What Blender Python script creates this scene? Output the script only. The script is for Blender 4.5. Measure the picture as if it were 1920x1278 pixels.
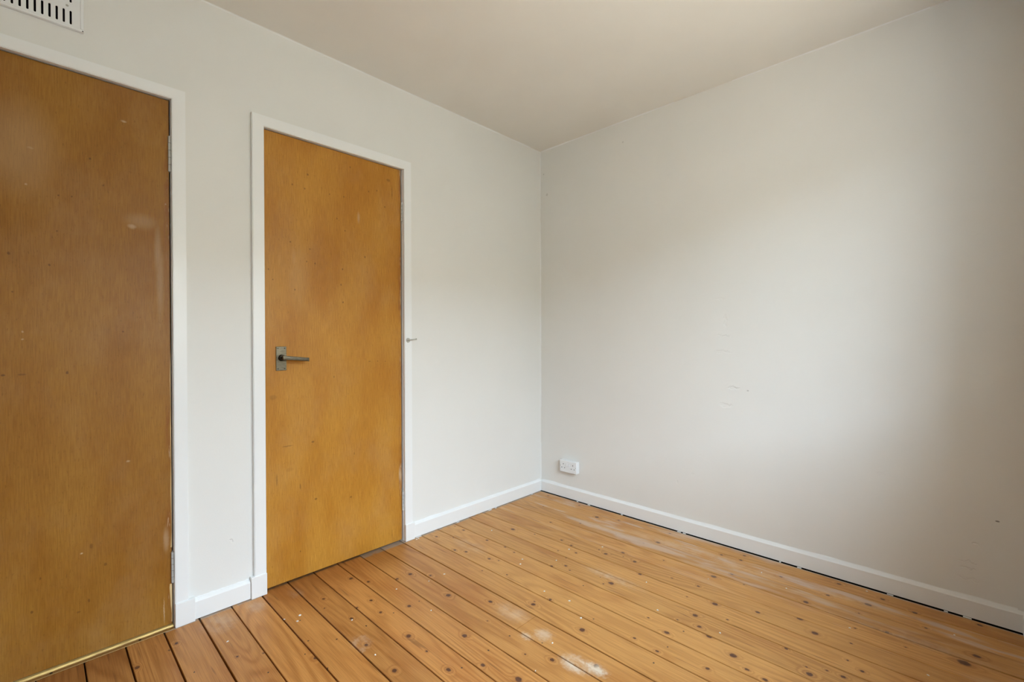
import bpy, bmesh, math, random
from mathutils import Matrix, Vector, noise as mnoise

# Empty bedroom corner: two varnished plywood doors, bare pine boards, white walls, daylight from a window behind the camera.
EXPOSURE = 1.86
WIN = (-2.2, -0.78, 0.90, 2.05)
WREV = 0.16
GROUND = (0.37, 0.34, 0.27)
FACADE_Y, FACADE_Z, FACADE_COL = -11.0, 3.95, (0.40, 0.37, 0.31)
SKY_LOW, SKY_MID, SKY_TOP = (0.80, 0.98, 1.12), (0.82, 1.0, 1.15), (0.90, 1.12, 1.28)
SKY_STRENGTH = 6.0
WALL_COL = (0.80, 0.785, 0.755)
CEIL_COL = (0.82, 0.79, 0.74)
TRIM_COL = (0.86, 0.86, 0.855)
PLASTIC_COL = (0.83, 0.84, 0.85)
PINE_LIGHT, PINE_DARK, PINE_ROUGH = (0.59, 0.30, 0.092), (0.40, 0.170, 0.040), 0.34
DOOR1_COL, DOOR2_COL, DOOR_ROUGH, DOOR_SPEC = (0.305, 0.133, 0.017), (0.485, 0.215, 0.026), 0.33, 0.30

for o in list(bpy.data.objects):
    bpy.data.objects.remove(o, do_unlink=True)
SC = bpy.context.scene
COL = SC.collection

# ------------------------------------------------------------------ camera
cam_d = bpy.data.cameras.new('camera')
cam_d.sensor_width = 36.0
cam_d.lens = 859.09 / 1920 * 36.0
cam_d.clip_start = 0.02
cam_d.clip_end = 200
cam = bpy.data.objects.new('camera', cam_d)
COL.objects.link(cam)
Rv = Vector((0.69270, -0.72122, -0.003044))
Uv = Vector((0.006232, 0.001764, 0.99998))
Fv = Vector((0.72120, 0.69270, -0.005717))
cam.matrix_world = Matrix(((Rv.x, Uv.x, -Fv.x, -2.49972),
                           (Rv.y, Uv.y, -Fv.y, -2.11578),
                           (Rv.z, Uv.z, -Fv.z, 1.08155),
                           (0, 0, 0, 1)))
SC.camera = cam

# ------------------------------------------------------------------ light
SC.view_settings.view_transform = 'Standard'
SC.view_settings.look = 'None'
SC.view_settings.gamma = 1.0
SC.view_settings.use_curve_mapping = False
SC.view_settings.exposure = EXPOSURE

# room: doors wall at y=0, right wall at x=0, window wall at y=YC, left wall x=XD
YC, XD, H = -2.318, -3.25, 2.4069
WX0, WX1, WZ0, WZ1 = WIN          # window opening in the wall behind the camera


world = bpy.data.worlds.new('overcast_sky')
SC.world = world
world.use_nodes = True
wn, wl = world.node_tree.nodes, world.node_tree.links
wn.clear()
out = wn.new('ShaderNodeOutputWorld')
bg = wn.new('ShaderNodeBackground')
tc = wn.new('ShaderNodeTexCoord')
sp = wn.new('ShaderNodeSeparateXYZ')
rp = wn.new('ShaderNodeValToRGB')
mr = wn.new('ShaderNodeMapRange')
mr.inputs[1].default_value = -1
mr.inputs[2].default_value = 1
wl.new(tc.outputs['Generated'], sp.inputs[0])
wl.new(sp.outputs['Z'], mr.inputs[0])
wl.new(mr.outputs[0], rp.inputs[0])
cr = rp.color_ramp
cr.elements[0].position = 0.0
cr.elements[0].color = (*GROUND, 1)
cr.elements[1].position = 0.488
cr.elements[1].color = (*GROUND, 1)
for p_, c_ in ((0.512, SKY_LOW), (0.70, SKY_MID), (1.0, SKY_TOP)):
    e = cr.elements.new(p_)
    e.color = (*c_, 1)
wl.new(rp.outputs[0], bg.inputs[0])
bg.inputs[1].default_value = SKY_STRENGTH
wl.new(bg.outputs[0], out.inputs[0])

pd = bpy.data.lights.new('window_portal', 'AREA')
pd.shape = 'RECTANGLE'
pd.size = abs(WX1 - WX0)
pd.size_y = WZ1 - WZ0
pd.cycles.is_portal = True
po = bpy.data.objects.new('window_portal', pd)
COL.objects.link(po)
po.location = ((WX0 + WX1) / 2, YC - WREV - 0.02, (WZ0 + WZ1) / 2)
po.rotation_euler = (math.radians(90), 0, 0)      # -Z of the lamp faces +Y, into the room

# measured marks on boards and doors, metres
KNOTS = [(-1.518,-0.16,2),(-1.477,-0.242,1),(-1.543,-0.385,1),(-1.559,-0.487,1),(-1.607,-0.389,0),(-1.658,-0.441,1),(-1.564,-0.691,2),(-1.694,-0.806,1.5),(-1.57,-0.931,1.5),(-1.374,-0.313,1),(-1.31,-0.32,2),(-1.457,-0.532,1.5),(-1.298,-0.585,2),(-1.208,-0.748,1.5),(-1.254,-0.398,1),(-1.423,-0.838,2),(-1.478,-0.997,1),(-1.567,-0.806,0),(-1.535,-0.955,-1),(-1.525,-0.527,-1),(-1.641,-0.524,-1),(-1.695,-0.624,1),(-1.409,-0.533,-1),(-1.304,-0.833,0),(-1.416,-0.957,-1),(-1.31,-0.956,-1),(-1.102,-0.889,2),(-1.027,-0.917,1),(-1.083,-0.879,0),(-1.1,-1.128,2.5),(-0.744,-1.032,2),(-0.732,-0.969,-1),(-0.845,-0.954,-1),(-1.222,-1.27,2),(-1.3,-1.146,1.5),(-1.443,-1.125,2),(-1.01,-1.292,0.5),(-0.899,-1.361,1.5),(-1.017,-1.383,0.5),(-1.079,-1.401,-1),(-0.972,-1.399,-1),(-0.862,-1.27,0),(-0.585,-1.086,1.5),(-1.257,-1.067,-1),(-1.015,-1.121,-1),(-1.342,-1.062,0),(-1.009,-0.648,0),(-0.778,-0.832,0),(-0.772,-1.009,0),(-0.374,-1.338,2),(-0.298,-1.391,1),(-0.352,-1.459,0),(-0.504,-1.32,1),(-0.518,-1.208,0),(-0.591,-1.422,2),(-0.618,-1.318,0),(-0.723,-1.395,2),(-0.781,-1.435,1.5),(-0.797,-1.357,0),(-0.812,-1.482,2),(-0.859,-1.58,2.5),(-0.323,-1.687,2),(-0.468,-1.696,2),(-0.529,-1.756,2.5),(-0.533,-1.565,1),(-0.665,-1.496,0),(-0.695,-1.702,0.5),(-0.983,-1.54,1),(-0.897,-1.635,1),(-0.906,-1.691,1),(-0.781,-1.787,2),(-0.165,-1.559,1),(-0.199,-1.741,1),(-0.75,-1.772,0),(-0.723,-1.824,0),(-0.848,-1.403,-1),(-0.061,-1.759,1),(-0.081,-1.911,1),(-0.168,-1.873,2.5),(-0.111,-2.012,1.5),(-0.208,-2.047,0.5),(-0.34,-1.946,1),(-0.295,-2.178,2),(-0.367,-2.147,3),(-0.049,-2.193,1),(-0.399,-2.001,0),(-0.507,-1.86,0),(-0.649,-1.907,1),(-0.619,-1.865,0),(-0.721,-1.868,1),(-0.268,-1.854,0),(-0.391,-1.857,0),(-0.062,-0.115,1),(-0.244,-0.222,0),(-0.066,-0.377,1),(-0.403,-0.413,1),(-0.299,-0.552,0.5),(-0.629,-0.321,2),(-0.593,-0.454,0),(-0.986,-0.085,1),(-0.829,-0.127,1),(-0.827,-0.049,0),(-0.826,-0.318,1),(-0.814,-0.444,1),(-1.017,-0.282,1),(-0.991,-0.338,1),(-0.96,-0.478,1),(-0.941,-0.524,0),(-0.827,-0.52,0),(-1.062,-0.538,0),(-0.55,-0.608,1),(-0.566,-0.683,1),(-0.616,-0.75,1),(-0.693,-0.746,0),(-0.659,-0.67,0),(-0.757,-0.792,1),(-0.805,-0.745,1),(-0.93,-0.161,0),(-0.152,-0.568,2),(-0.103,-0.688,1),(-0.284,-0.78,0),(-0.283,-0.944,0),(-0.221,-0.994,2),(-0.072,-0.991,1),(-0.523,-0.865,2),(-0.507,-0.815,0),(-0.451,-0.92,1),(-0.489,-0.943,-1),(-0.495,-1.009,2),(-0.385,-1.106,0),(-0.066,-1.374,1),(-0.125,-1.376,1),(-0.135,-1.288,1),(-1.674,-0.23,1),(-1.7,-0.298,0),(-1.827,-0.452,-1),(-1.753,-0.517,-1),(-1.864,-0.515,-1),(-1.845,-0.56,1.5),(-1.841,-0.635,-1),(-2.148,-0.341,-1),(-1.982,-0.516,-1),(-2.029,-0.358,0),(-1.96,-0.404,0),(-1.8,-0.307,-1),(-2.273,-0.178,1),(-2.157,-0.125,1),(-2.183,-0.151,0),(-2.409,-0.003,1)]
FLECKS = [(-1.424,-0.386),(-1.415,-0.622),(-1.289,-0.434),(-1.204,-0.436),(-0.997,-0.86),(-0.981,-0.981),(-1.234,-1.094),(-0.791,-1.273),(-0.63,-1.141),(-1.378,-1.14),(-0.414,-1.329),(-0.188,-1.485),(-0.261,-1.602),(-0.767,-1.504),(-0.526,-2.062),(-0.405,-1.843),(-0.051,-1.856),(-0.853,-0.599),(-0.894,-0.625),(-0.747,-0.727),(-0.723,-0.246),(-0.61,-0.702),(-1.788,-0.274),(-1.84,-0.259),(-1.809,-0.307),(-2.028,-0.247),(-0.193,-2.124),(-0.469,-0.812),(-1.082,-0.037),(-1.067,-0.034),(-1.043,-1.083),(-1.699,-0.693),(-1.661,-0.452)]
D1_DARK = [(-2.366,1.698,0.004,0.004,0.8),(-2.466,1.325,0.004,0.004,0.7),(-2.555,1.351,0.004,0.005,0.7),(-2.443,1.556,0.003,0.003,0.7),(-2.412,1.559,0.003,0.003,0.7),(-2.332,1.616,0.003,0.004,0.6),(-2.283,1.11,0.003,0.003,0.7),(-2.426,0.972,0.004,0.005,0.8),(-2.569,0.972,0.005,0.004,0.8),(-2.529,0.972,0.012,0.003,0.5),(-2.371,0.377,0.005,0.01,0.5),(-2.335,0.302,0.005,0.006,0.6),(-2.448,1.438,0.003,0.003,0.6),(-2.493,0.312,0.003,0.005,0.6),(-2.512,0.212,0.004,0.005,0.7),(-2.378,0.194,0.004,0.006,0.6),(-2.404,0.165,0.006,0.004,0.5),(-2.548,1.232,0.003,0.003,0.6)]
D1_PALE = [(-2.256,1.487,0.014,0.01,0.5),(-2.23,1.509,0.05,0.03,0.2),(-2.506,1.693,0.012,0.006,0.4),(-2.537,1.696,0.1,0.16,0.22),(-2.517,1.575,0.004,0.004,0.6),(-2.159,1.586,0.003,0.004,0.8),(-2.395,0.36,0.004,0.003,0.8),(-2.527,1.108,0.003,0.004,0.5),(-2.527,1.083,0.003,0.003,0.6),(-2.183,1.409,0.012,0.1,0.25),(-2.177,1.311,0.012,0.16,0.22),(-2.277,1.854,0.008,0.004,0.6),(-2.272,0.648,0.006,0.004,0.5),(-2.164,0.335,0.01,0.05,0.35),(-2.172,0.068,0.002,0.05,0.6)]
D2_DARK = [(-1.634,1.83,0.005,0.006,0.75),(-1.702,1.769,0.0038284271247461905,0.004535533905932738,0.75),(-1.648,1.763,0.004098386676965934,0.004872983346207418,0.75),(-1.533,1.764,0.0035298221281347035,0.004162277660168379,0.75),(-1.43,1.918,0.0038284271247461905,0.004535533905932738,0.75),(-1.462,1.767,0.0038284271247461905,0.004535533905932738,0.75),(-1.332,1.822,0.0038284271247461905,0.004535533905932738,0.75),(-1.286,1.837,0.0038284271247461905,0.004535533905932738,0.75),(-1.241,1.763,0.004346640106136302,0.005183300132670378,0.75),(-1.498,1.656,0.0038284271247461905,0.004535533905932738,0.75),(-1.458,1.604,0.004098386676965934,0.004872983346207418,0.75),(-1.712,1.513,0.0038284271247461905,0.004535533905932738,0.75),(-1.626,1.492,0.0038284271247461905,0.004535533905932738,0.75),(-1.641,1.434,0.0035298221281347035,0.004162277660168379,0.75),(-1.603,1.429,0.004098386676965934,0.004872983346207418,0.75),(-1.803,1.382,0.0038284271247461905,0.004535533905932738,0.75),(-1.471,1.417,0.004577708763999664,0.00547213595499958,0.75),(-1.479,1.342,0.004577708763999664,0.00547213595499958,0.75),(-1.469,1.258,0.004577708763999664,0.00547213595499958,0.75),(-1.354,1.49,0.005381780460041329,0.0064772255750516605,0.75),(-1.693,1.302,0.0038284271247461905,0.004535533905932738,0.75),(-1.786,1.339,0.0035298221281347035,0.004162277660168379,0.75),(-1.199,1.85,0.003,0.035,0.6),(-1.22,1.906,0.014,0.008,0.5),(-1.331,0.968,0.009,0.003,0.6),(-1.286,0.967,0.005,0.003,0.6),(-1.243,0.965,0.004,0.004,0.6),(-1.617,0.609,0.009,0.005,0.7),(-1.729,0.608,0.03,0.003,0.55),(-1.774,0.469,0.005,0.03,0.45),(-1.675,0.417,0.004,0.014,0.6),(-1.605,0.343,0.008,0.005,0.7),(-1.434,0.309,0.008,0.005,0.6),(-1.676,0.124,0.003,0.005,0.8),(-1.416,0.518,0.004,0.006,0.5),(-1.516,0.902,0.004,0.006,0.5),(-1.72,0.502,0.02,0.01,0.2),(-1.787,0.829,0.02,0.012,0.3),(-1.207,0.058,0.003,0.03,0.5)]
D2_PALE = [(-1.387,1.681,0.008,0.03,0.35),(-1.697,1.439,0.012,0.05,0.12),(-1.156,0.359,0.01,0.05,0.8),(-1.676,1.358,0.06,0.12,0.1)]

# ------------------------------------------------------------------ helpers
def link(name, me, mat, parent=None, loc=(0, 0, 0), kind=None):
    """me is built in world coordinates; origin goes to loc."""
    loc = Vector(loc)
    me.transform(Matrix.Translation(-loc))
    me.name = name
    o = bpy.data.objects.new(name, me)
    COL.objects.link(o)
    if mat:
        me.materials.append(mat)
    o['_w'] = list(loc)
    if parent is not None:
        o.parent = parent
        o.location = loc - Vector(parent['_w'])
    else:
        o.location = loc
    if kind:
        o['kind'] = kind
    return o

def empty(name, loc, kind=None):
    o = bpy.data.objects.new(name, None)
    COL.objects.link(o)
    o.location = loc
    o['_w'] = list(loc)
    o.empty_display_size = 0.05
    if kind:
        o['kind'] = kind
    return o

def tag(o, label, cat, group=None):
    o['label'] = label
    o['category'] = cat
    if group:
        o['group'] = group

def bm2me(bm, smooth=False):
    bmesh.ops.recalc_face_normals(bm, faces=bm.faces)
    me = bpy.data.meshes.new('m')
    bm.to_mesh(me)
    bm.free()
    if smooth:
        for p in me.polygons:
            p.use_smooth = True
    return me

def add_box(bm, a, b, bev=0.0, seg=1):
    x0, y0, z0 = (min(a[i], b[i]) for i in range(3))
    x1, y1, z1 = (max(a[i], b[i]) for i in range(3))
    r = bmesh.ops.create_cube(bm, size=1.0)
    vs = r['verts']
    for v in vs:
        v.co = Vector(((x0 + x1) / 2 + v.co.x * (x1 - x0), (y0 + y1) / 2 + v.co.y * (y1 - y0), (z0 + z1) / 2 + v.co.z * (z1 - z0)))
    if bev > 0:
        es = list({e for v in vs for e in v.link_edges})
        bmesh.ops.bevel(bm, geom=es, offset=bev, segments=seg, affect='EDGES', profile=0.5)
    return bm

def box(name, a, b, mat, parent=None, loc=None, bev=0.0, seg=1, kind=None):
    bm = bmesh.new()
    add_box(bm, a, b, bev, seg)
    if loc is None:
        loc = ((a[0] + b[0]) / 2, (a[1] + b[1]) / 2, min(a[2], b[2]))
    return link(name, bm2me(bm), mat, parent, loc, kind)

def boxes(name, L, mat, parent=None, loc=(0, 0, 0), bev=0.0, kind=None):
    bm = bmesh.new()
    for a, b in L:
        add_box(bm, a, b, bev)
    return link(name, bm2me(bm), mat, parent, loc, kind)

def cyl(bm, p, q, r0, r1=None, seg=16):
    p, q = Vector(p), Vector(q)
    r1 = r0 if r1 is None else r1
    d = q - p
    m = Matrix.Translation((p + q) / 2) @ d.to_track_quat('Z', 'Y').to_matrix().to_4x4()
    bmesh.ops.create_cone(bm, cap_ends=True, segments=seg, radius1=r0, radius2=r1, depth=d.length, matrix=m)

def sweep(bm, prof, path_a, path_b, axes):
    """extrude a closed 2D profile between two points; axes=(u,v) unit vectors"""
    u, v = Vector(axes[0]), Vector(axes[1])
    A = [bm.verts.new(Vector(path_a) + u * s + v * t) for s, t in prof]
    B = [bm.verts.new(Vector(path_b) + u * s + v * t) for s, t in prof]
    n = len(prof)
    for i in range(n):
        bm.faces.new((A[i], A[(i + 1) % n], B[(i + 1) % n], B[i]))
    bm.faces.new(A[::-1])
    bm.faces.new(B)

# ------------------------------------------------------------------ material helpers
class NT:
    def __init__(self, name):
        self.m = bpy.data.materials.new(name)
        self.m.use_nodes = True
        self.n, self.l = self.m.node_tree.nodes, self.m.node_tree.links
        self.b = self.n['Principled BSDF']

    def node(self, t, **kw):
        nd = self.n.new(t)
        for k, v in kw.items():
            setattr(nd, k, v)
        return nd

    def put(self, sock, v):
        if hasattr(v, 'is_output') or isinstance(v, bpy.types.NodeSocket):
            self.l.new(v, sock)
        else:
            sock.default_value = v

    def math(self, op, a, b=None, c=None, clamp=False):
        nd = self.node('ShaderNodeMath', operation=op, use_clamp=clamp)
        self.put(nd.inputs[0], a)
        if b is not None:
            self.put(nd.inputs[1], b)
        if c is not None:
            self.put(nd.inputs[2], c)
        return nd.outputs[0]

    def vmath(self, op, a, b=None, c=None):
        nd = self.node('ShaderNodeVectorMath', operation=op)
        self.put(nd.inputs[0], a)
        if b is not None:
            self.put(nd.inputs[1], b)
        if c is not None:
            self.put(nd.inputs[2], c)
        return nd.outputs['Value'] if op in ('LENGTH', 'DOT_PRODUCT') else nd.outputs[0]

    def noise(self, vec, scale, detail=3.0, rough=0.55, dist=0.0):
        nd = self.node('ShaderNodeTexNoise')
        self.put(nd.inputs['Vector'], vec)
        nd.inputs['Scale'].default_value = scale
        nd.inputs['Detail'].default_value = detail
        nd.inputs['Roughness'].default_value = rough
        nd.inputs['Distortion'].default_value = dist
        return nd.outputs['Fac']

    def mrange(self, v, a, b, c=0.0, d=1.0, smooth=True):
        nd = self.node('ShaderNodeMapRange', interpolation_type='SMOOTHSTEP' if smooth else 'LINEAR')
        for i, s in enumerate((v, a, b, c, d)):
            self.put(nd.inputs[i], s)
        return nd.outputs[0]

    def mix(self, f, a, b, mode='MIX'):
        nd = self.node('ShaderNodeMix', data_type='RGBA', blend_type=mode)
        self.put(nd.inputs[0], f)
        self.put(nd.inputs[6], a if not isinstance(a, tuple) else (*a, 1)[:4])
        self.put(nd.inputs[7], b if not isinstance(b, tuple) else (*b, 1)[:4])
        return nd.outputs[2]

    def coord(self):
        return self.node('ShaderNodeTexCoord').outputs['Object']

    def bump(self, h, strength, dist=0.001):
        nd = self.node('ShaderNodeBump')
        nd.inputs['Strength'].default_value = strength
        nd.inputs['Distance'].default_value = dist
        self.l.new(h, nd.inputs['Height'])
        self.l.new(nd.outputs[0], self.b.inputs['Normal'])
        return nd

    def marks(self, co, L, axes, edge=(1.15, 0.75)):
        """max over soft elliptical marks L=[(a,b,ra,rb,strength)] in the plane of the two local axes"""
        acc = None
        for a, b, ra, rb, s in L:
            sc = [0.0, 0.0, 0.0]
            of = [0.0, 0.0, 0.0]
            for ax, c, r in ((axes[0], a, ra), (axes[1], b, rb)):
                sc[ax] = 1 / r
                of[ax] = -c / r
            d = self.vmath('LENGTH', self.vmath('MULTIPLY_ADD', co, tuple(sc), tuple(of)))
            f = self.mrange(d, edge[0], edge[1], 0.0, s)
            acc = f if acc is None else self.math('MAXIMUM', acc, f)
        return acc

def paint(name, col, rough=0.6, grain=220, strength=0.06, spec=0.35, blotch=0.02, wave=0.0):
    t = NT(name)
    co = t.coord()
    n1 = t.noise(co, grain, 2)
    n2 = t.noise(co, 2.3, 3)
    c = t.mix(t.mrange(n2, 0.3, 0.7), tuple(x * (1 - blotch) for x in col), tuple(min(1, x * (1 + blotch)) for x in col))
    t.put(t.b.inputs['Base Color'], c)
    t.b.inputs['Roughness'].default_value = rough
    t.b.inputs['Specular IOR Level'].default_value = spec
    h = n1
    if wave:
        h = t.math('ADD', n1, t.math('MULTIPLY', t.noise(co, 7.0, 3), wave))
    t.bump(h, strength, 0.002)
    return t.m

M = {}
M['white_gloss'] = paint('white_gloss_paint', TRIM_COL, 0.33, 60, 0.05, 0.5, 0.012)
M['ceiling'] = paint('ceiling_paint', CEIL_COL, 0.85, 160, 0.05, 0.2, 0.015, 2.0)
M['caulk'] = paint('caulk', TRIM_COL, 0.5, 90, 0.2)
M['plastic'] = paint('white_plastic', PLASTIC_COL, 0.28, 400, 0.01, 0.5, 0.0)
M['vent_plastic'] = paint('painted_vent_plastic', PLASTIC_COL, 0.4, 150, 0.03, 0.5, 0.01)
M['dark'] = paint('dark_void', (0.012, 0.010, 0.016), 0.9, 50, 0.0, 0.1, 0.0)
M['subfloor'] = paint('dark_underfloor', (0.018, 0.011, 0.007), 0.95, 50, 0.1, 0.1, 0.2)
M['hole'] = paint('socket_hole', (0.03, 0.027, 0.025), 0.7, 50, 0.0, 0.2, 0.0)
M['switch'] = paint('switch_plastic', PLASTIC_COL, 0.2, 400, 0.0, 0.5, 0.0)
M['outside'] = paint('render_outside', FACADE_COL, 0.9, 60, 0.1, 0.1)

def wall_mat(name, dark=(), dents=(), axes=(0, 2)):
    t = NT(name)
    co = t.coord()
    n1 = t.noise(co, 190, 2)
    n2 = t.noise(co, 1.7, 3)
    n3 = t.noise(co, 9.0, 4, 0.6)
    c = t.mix(t.mrange(n2, 0.3, 0.7), tuple(x * 0.985 for x in WALL_COL), tuple(x * 1.012 for x in WALL_COL))
    # brushed filler patches, a touch whiter than the old emulsion
    c = t.mix(t.math('MULTIPLY', t.mrange(n3, 0.60, 0.75), 0.12), c, (0.86, 0.86, 0.85))
    h = t.math('ADD', t.math('MULTIPLY', n1, 0.5), t.math('MULTIPLY', n3, 1.6))
    if dark:
        jit = t.vmath('MULTIPLY_ADD', t.node('ShaderNodeTexNoise').outputs['Color'], (0, 0, 0), co)
        c = t.mix(t.marks(jit, list(dark), axes), c, (0.16, 0.14, 0.12))
    if dents:
        jn = t.node('ShaderNodeTexNoise')
        t.put(jn.inputs['Vector'], co)
        jn.inputs['Scale'].default_value = 55
        jit = t.vmath('MULTIPLY_ADD', jn.outputs['Color'], (0.03, 0.03, 0.03), co)
        jit = t.vmath('ADD', jit, (-0.015, -0.015, -0.015))
        d = t.marks(jit, list(dents), axes, (1.3, 0.5))
        db = t.node('ShaderNodeBump')
        db.inputs['Strength'].default_value = 0.55
        db.inputs['Distance'].default_value = 0.0035
        db.invert = True
        t.put(db.inputs['Height'], d)
    t.put(t.b.inputs['Base Color'], c)
    t.b.inputs['Roughness'].default_value = 0.62
    t.b.inputs['Specular IOR Level'].default_value = 0.3
    bn = t.bump(h, 0.075, 0.004)
    if dents:
        t.l.new(db.outputs[0], bn.inputs['Normal'])
    return t.m

M['wall'] = wall_mat('wall_emulsion')
M['wall_left'] = wall_mat('wall_emulsion_doors', dents=[(-1.95, 0.26, 0.006, 0.006, 1), (-0.45, 1.42, 0.006, 0.005, 0.6), (-0.30, 1.0, 0.008, 0.004, 0.5), (-0.60, 0.55, 0.006, 0.006, 0.5)])
M['wall_right'] = wall_mat('wall_emulsion_right',
    dark=[(-0.574, 0.077, 0.006, 0.005, 0.9), (-2.24, 0.389, 0.006, 0.003, 0.8), (-0.03, 2.24, 0.006, 0.006, 0.25), (-0.06, 2.09, 0.008, 0.010, 0.25), (-1.37, 0.813, 0.005, 0.004, 0.35), (-0.66, 2.28, 0.006, 0.006, 0.2)],
    dents=[(-1.234, 1.286, 0.03, 0.008, 0.8), (-1.26, 1.17, 0.008, 0.03, 0.8), (-1.25, 1.09, 0.035, 0.006, 0.8), (-1.248, 1.006, 0.04, 0.007, 0.8), (-1.30, 0.82, 0.03, 0.006, 0.9), (-1.266, 0.727, 0.03, 0.012, 0.8), (-1.287, 0.821, 0.008, 0.006, 1),
           (-2.183, 0.285, 0.008, 0.005, 1), (-2.17, 0.21, 0.02, 0.005, 1), (-2.165, 0.185, 0.022, 0.004, 1), (-2.162, 0.144, 0.025, 0.004, 1), (-2.14, 0.21, 0.006, 0.004, 1), (-1.0, 0.27, 0.008, 0.012, 0.7), (-1.09, 0.33, 0.01, 0.01, 0.5), (-1.13, 0.44, 0.006, 0.006, 0.5), (-1.9, 0.50, 0.012, 0.006, 0.5)], axes=(1, 2))

# ---- old varnished pine
def pine(name, seed, marks, nails, scuffs, tone, grime_y, pale=0.0, red=0.0, end_dark=0.0, edge=None):
    """marks etc. in plank-local (x, y) metres"""
    rnd = random.Random(seed)
    t = NT(name)
    co = t.coord()
    off = (rnd.uniform(-20, 20), rnd.uniform(-20, 20), rnd.uniform(-20, 20))
    vo = t.vmath('ADD', co, off)
    jn = t.node('ShaderNodeTexNoise')
    t.put(jn.inputs['Vector'], vo)
    jn.inputs['Scale'].default_value = 90
    jit = t.vmath('MULTIPLY_ADD', jn.outputs['Color'], (0.007, 0.007, 0), co)
    jit = t.vmath('ADD', jit, (-0.0035, -0.0035, 0))
    halo = t.marks(co, [(a, b, r * 3.4, r * 5.0, 1.0) for a, b, r, e in marks], (0, 1), (1.0, 0.0)) if marks else None
    # cathedral figure: contour lines of a long soft noise, bent round the knots
    fig = t.noise(t.vmath('MULTIPLY', vo, (rnd.uniform(6, 10), rnd.uniform(0.5, 0.8), 1)), 1.0, 1.5, 0.45)
    if halo is not None:
        fig = t.math('ADD', fig, t.math('MULTIPLY', halo, 0.11))
    wob = t.noise(t.vmath('MULTIPLY', vo, (60, 5, 1)), 1.0, 2)
    ph = t.math('ADD', t.math('MULTIPLY', fig, rnd.uniform(85, 120)), t.math('MULTIPLY', wob, 1.6))
    ring = t.math('MULTIPLY_ADD', t.math('SINE', ph), 0.5, 0.5)
    ring = t.math('POWER', ring, 1.8)
    fib = t.noise(t.vmath('MULTIPLY', vo, (520, 9, 1)), 1.0, 3)
    blot = t.noise(t.vmath('MULTIPLY', vo, (9, 2.0, 1)), 1.0, 3)
    hue = (1.0, 1.0 - 0.10 * red, 1.0 - 0.16 * red)
    light = tuple(c * tone * k for c, k in zip(PINE_LIGHT, hue))
    dark = tuple(c * tone * k for c, k in zip(PINE_DARK, hue))
    patch = t.mrange(t.noise(t.vmath('MULTIPLY', vo, (3, 1.1, 1)), 1.0, 2), 0.35, 0.65)
    c = t.mix(t.math('MULTIPLY', ring, t.math('MULTIPLY_ADD', patch, 0.42, 0.28)), light, dark)
    c = t.mix(t.math('MULTIPLY', t.mrange(blot, 0.48, 0.75), 0.55), c, tuple(x * y for x, y in zip(dark, (1.0, 0.85, 0.72))))
    c = t.mix(t.math('MULTIPLY', t.mrange(blot, 0.45, 0.22), 0.35), c, tuple(min(1, x * 1.12) for x in light))
    c = t.mix(1.0, c, t.mix(t.mrange(fib, 0.3, 0.7), (0.86, 0.83, 0.79), (1.09, 1.09, 1.09)), 'MULTIPLY')
    # short dark resin streaks
    st = t.noise(t.vmath('MULTIPLY', vo, (75, 4.5, 1)), 1.0, 2)
    c = t.mix(t.math('MULTIPLY', t.mrange(st, 0.65, 0.76), 0.6), c, (0.20, 0.075, 0.022))
    if halo is not None:
        c = t.mix(t.math('MULTIPLY', t.mrange(halo, 0.30, 0.85), 0.38), c, (0.33, 0.125, 0.035))
        core = t.marks(jit, [(a, b, r, r * e, 0.93) for a, b, r, e in marks], (0, 1), (1.2, 0.72))
        kc = t.mix(t.noise(vo, 160, 2), (0.035, 0.013, 0.010), (0.15, 0.055, 0.030))
        c = t.mix(core, c, kc)
    if nails:
        c = t.mix(t.marks(jit, nails, (0, 1)), c, (0.03, 0.025, 0.025))
    rough = t.math('MULTIPLY_ADD', t.noise(vo, 14, 3), 0.16, PINE_ROUGH)
    # worn varnish, dust and paint smears
    gn = t.noise(t.vmath('MULTIPLY', vo, (18, 10, 1)), 1.0, 4, 0.65)
    if scuffs:
        jb = t.vmath('MULTIPLY_ADD', jn.outputs['Color'], (0.03, 0.05, 0), co)
        jb = t.vmath('ADD', jb, (-0.015, -0.025, 0))
        s = t.marks(jb, scuffs, (0, 1), (1.25, 0.25))
        s = t.math('MULTIPLY', s, t.mrange(gn, 0.30, 0.62))
        c = t.mix(s, c, (0.72, 0.60, 0.47))
        rough = t.math('ADD', rough, t.math('MULTIPLY', s, 0.25))
    if pale:
        pn = t.noise(t.vmath('MULTIPLY', vo, (16, 2.6, 1)), 1.0, 4, 0.6)
        pf = t.math('MULTIPLY', t.mrange(pn, 0.50, 0.66), pale)
        c = t.mix(pf, c, (0.62, 0.50, 0.42))
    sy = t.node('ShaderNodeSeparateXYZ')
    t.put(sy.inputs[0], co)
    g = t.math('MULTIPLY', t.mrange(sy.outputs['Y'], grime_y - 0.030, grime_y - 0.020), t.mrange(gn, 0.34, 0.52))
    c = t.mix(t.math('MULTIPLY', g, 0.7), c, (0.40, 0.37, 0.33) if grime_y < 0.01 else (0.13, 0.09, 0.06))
    if edge is not None:     # grey paint and dust wiped along the board beside the skirting
        ef = t.math('MULTIPLY', t.mrange(sy.outputs['X'], edge - 0.011, edge - 0.004), t.mrange(gn, 0.30, 0.50))
        c = t.mix(t.math('MULTIPLY', ef, 0.75), c, (0.46, 0.44, 0.40))
    if end_dark:      # board ends turn darker and more orange towards the doorway
        of_ = t.math('MULTIPLY', t.mrange(t.math('ADD', sy.outputs['Y'], t.math('MULTIPLY', gn, 0.10)), -0.22, 0.0), end_dark)
        c = t.mix(of_, c, t.mix(1.0, c, (0.62, 0.50, 0.36), 'MULTIPLY'))
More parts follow.
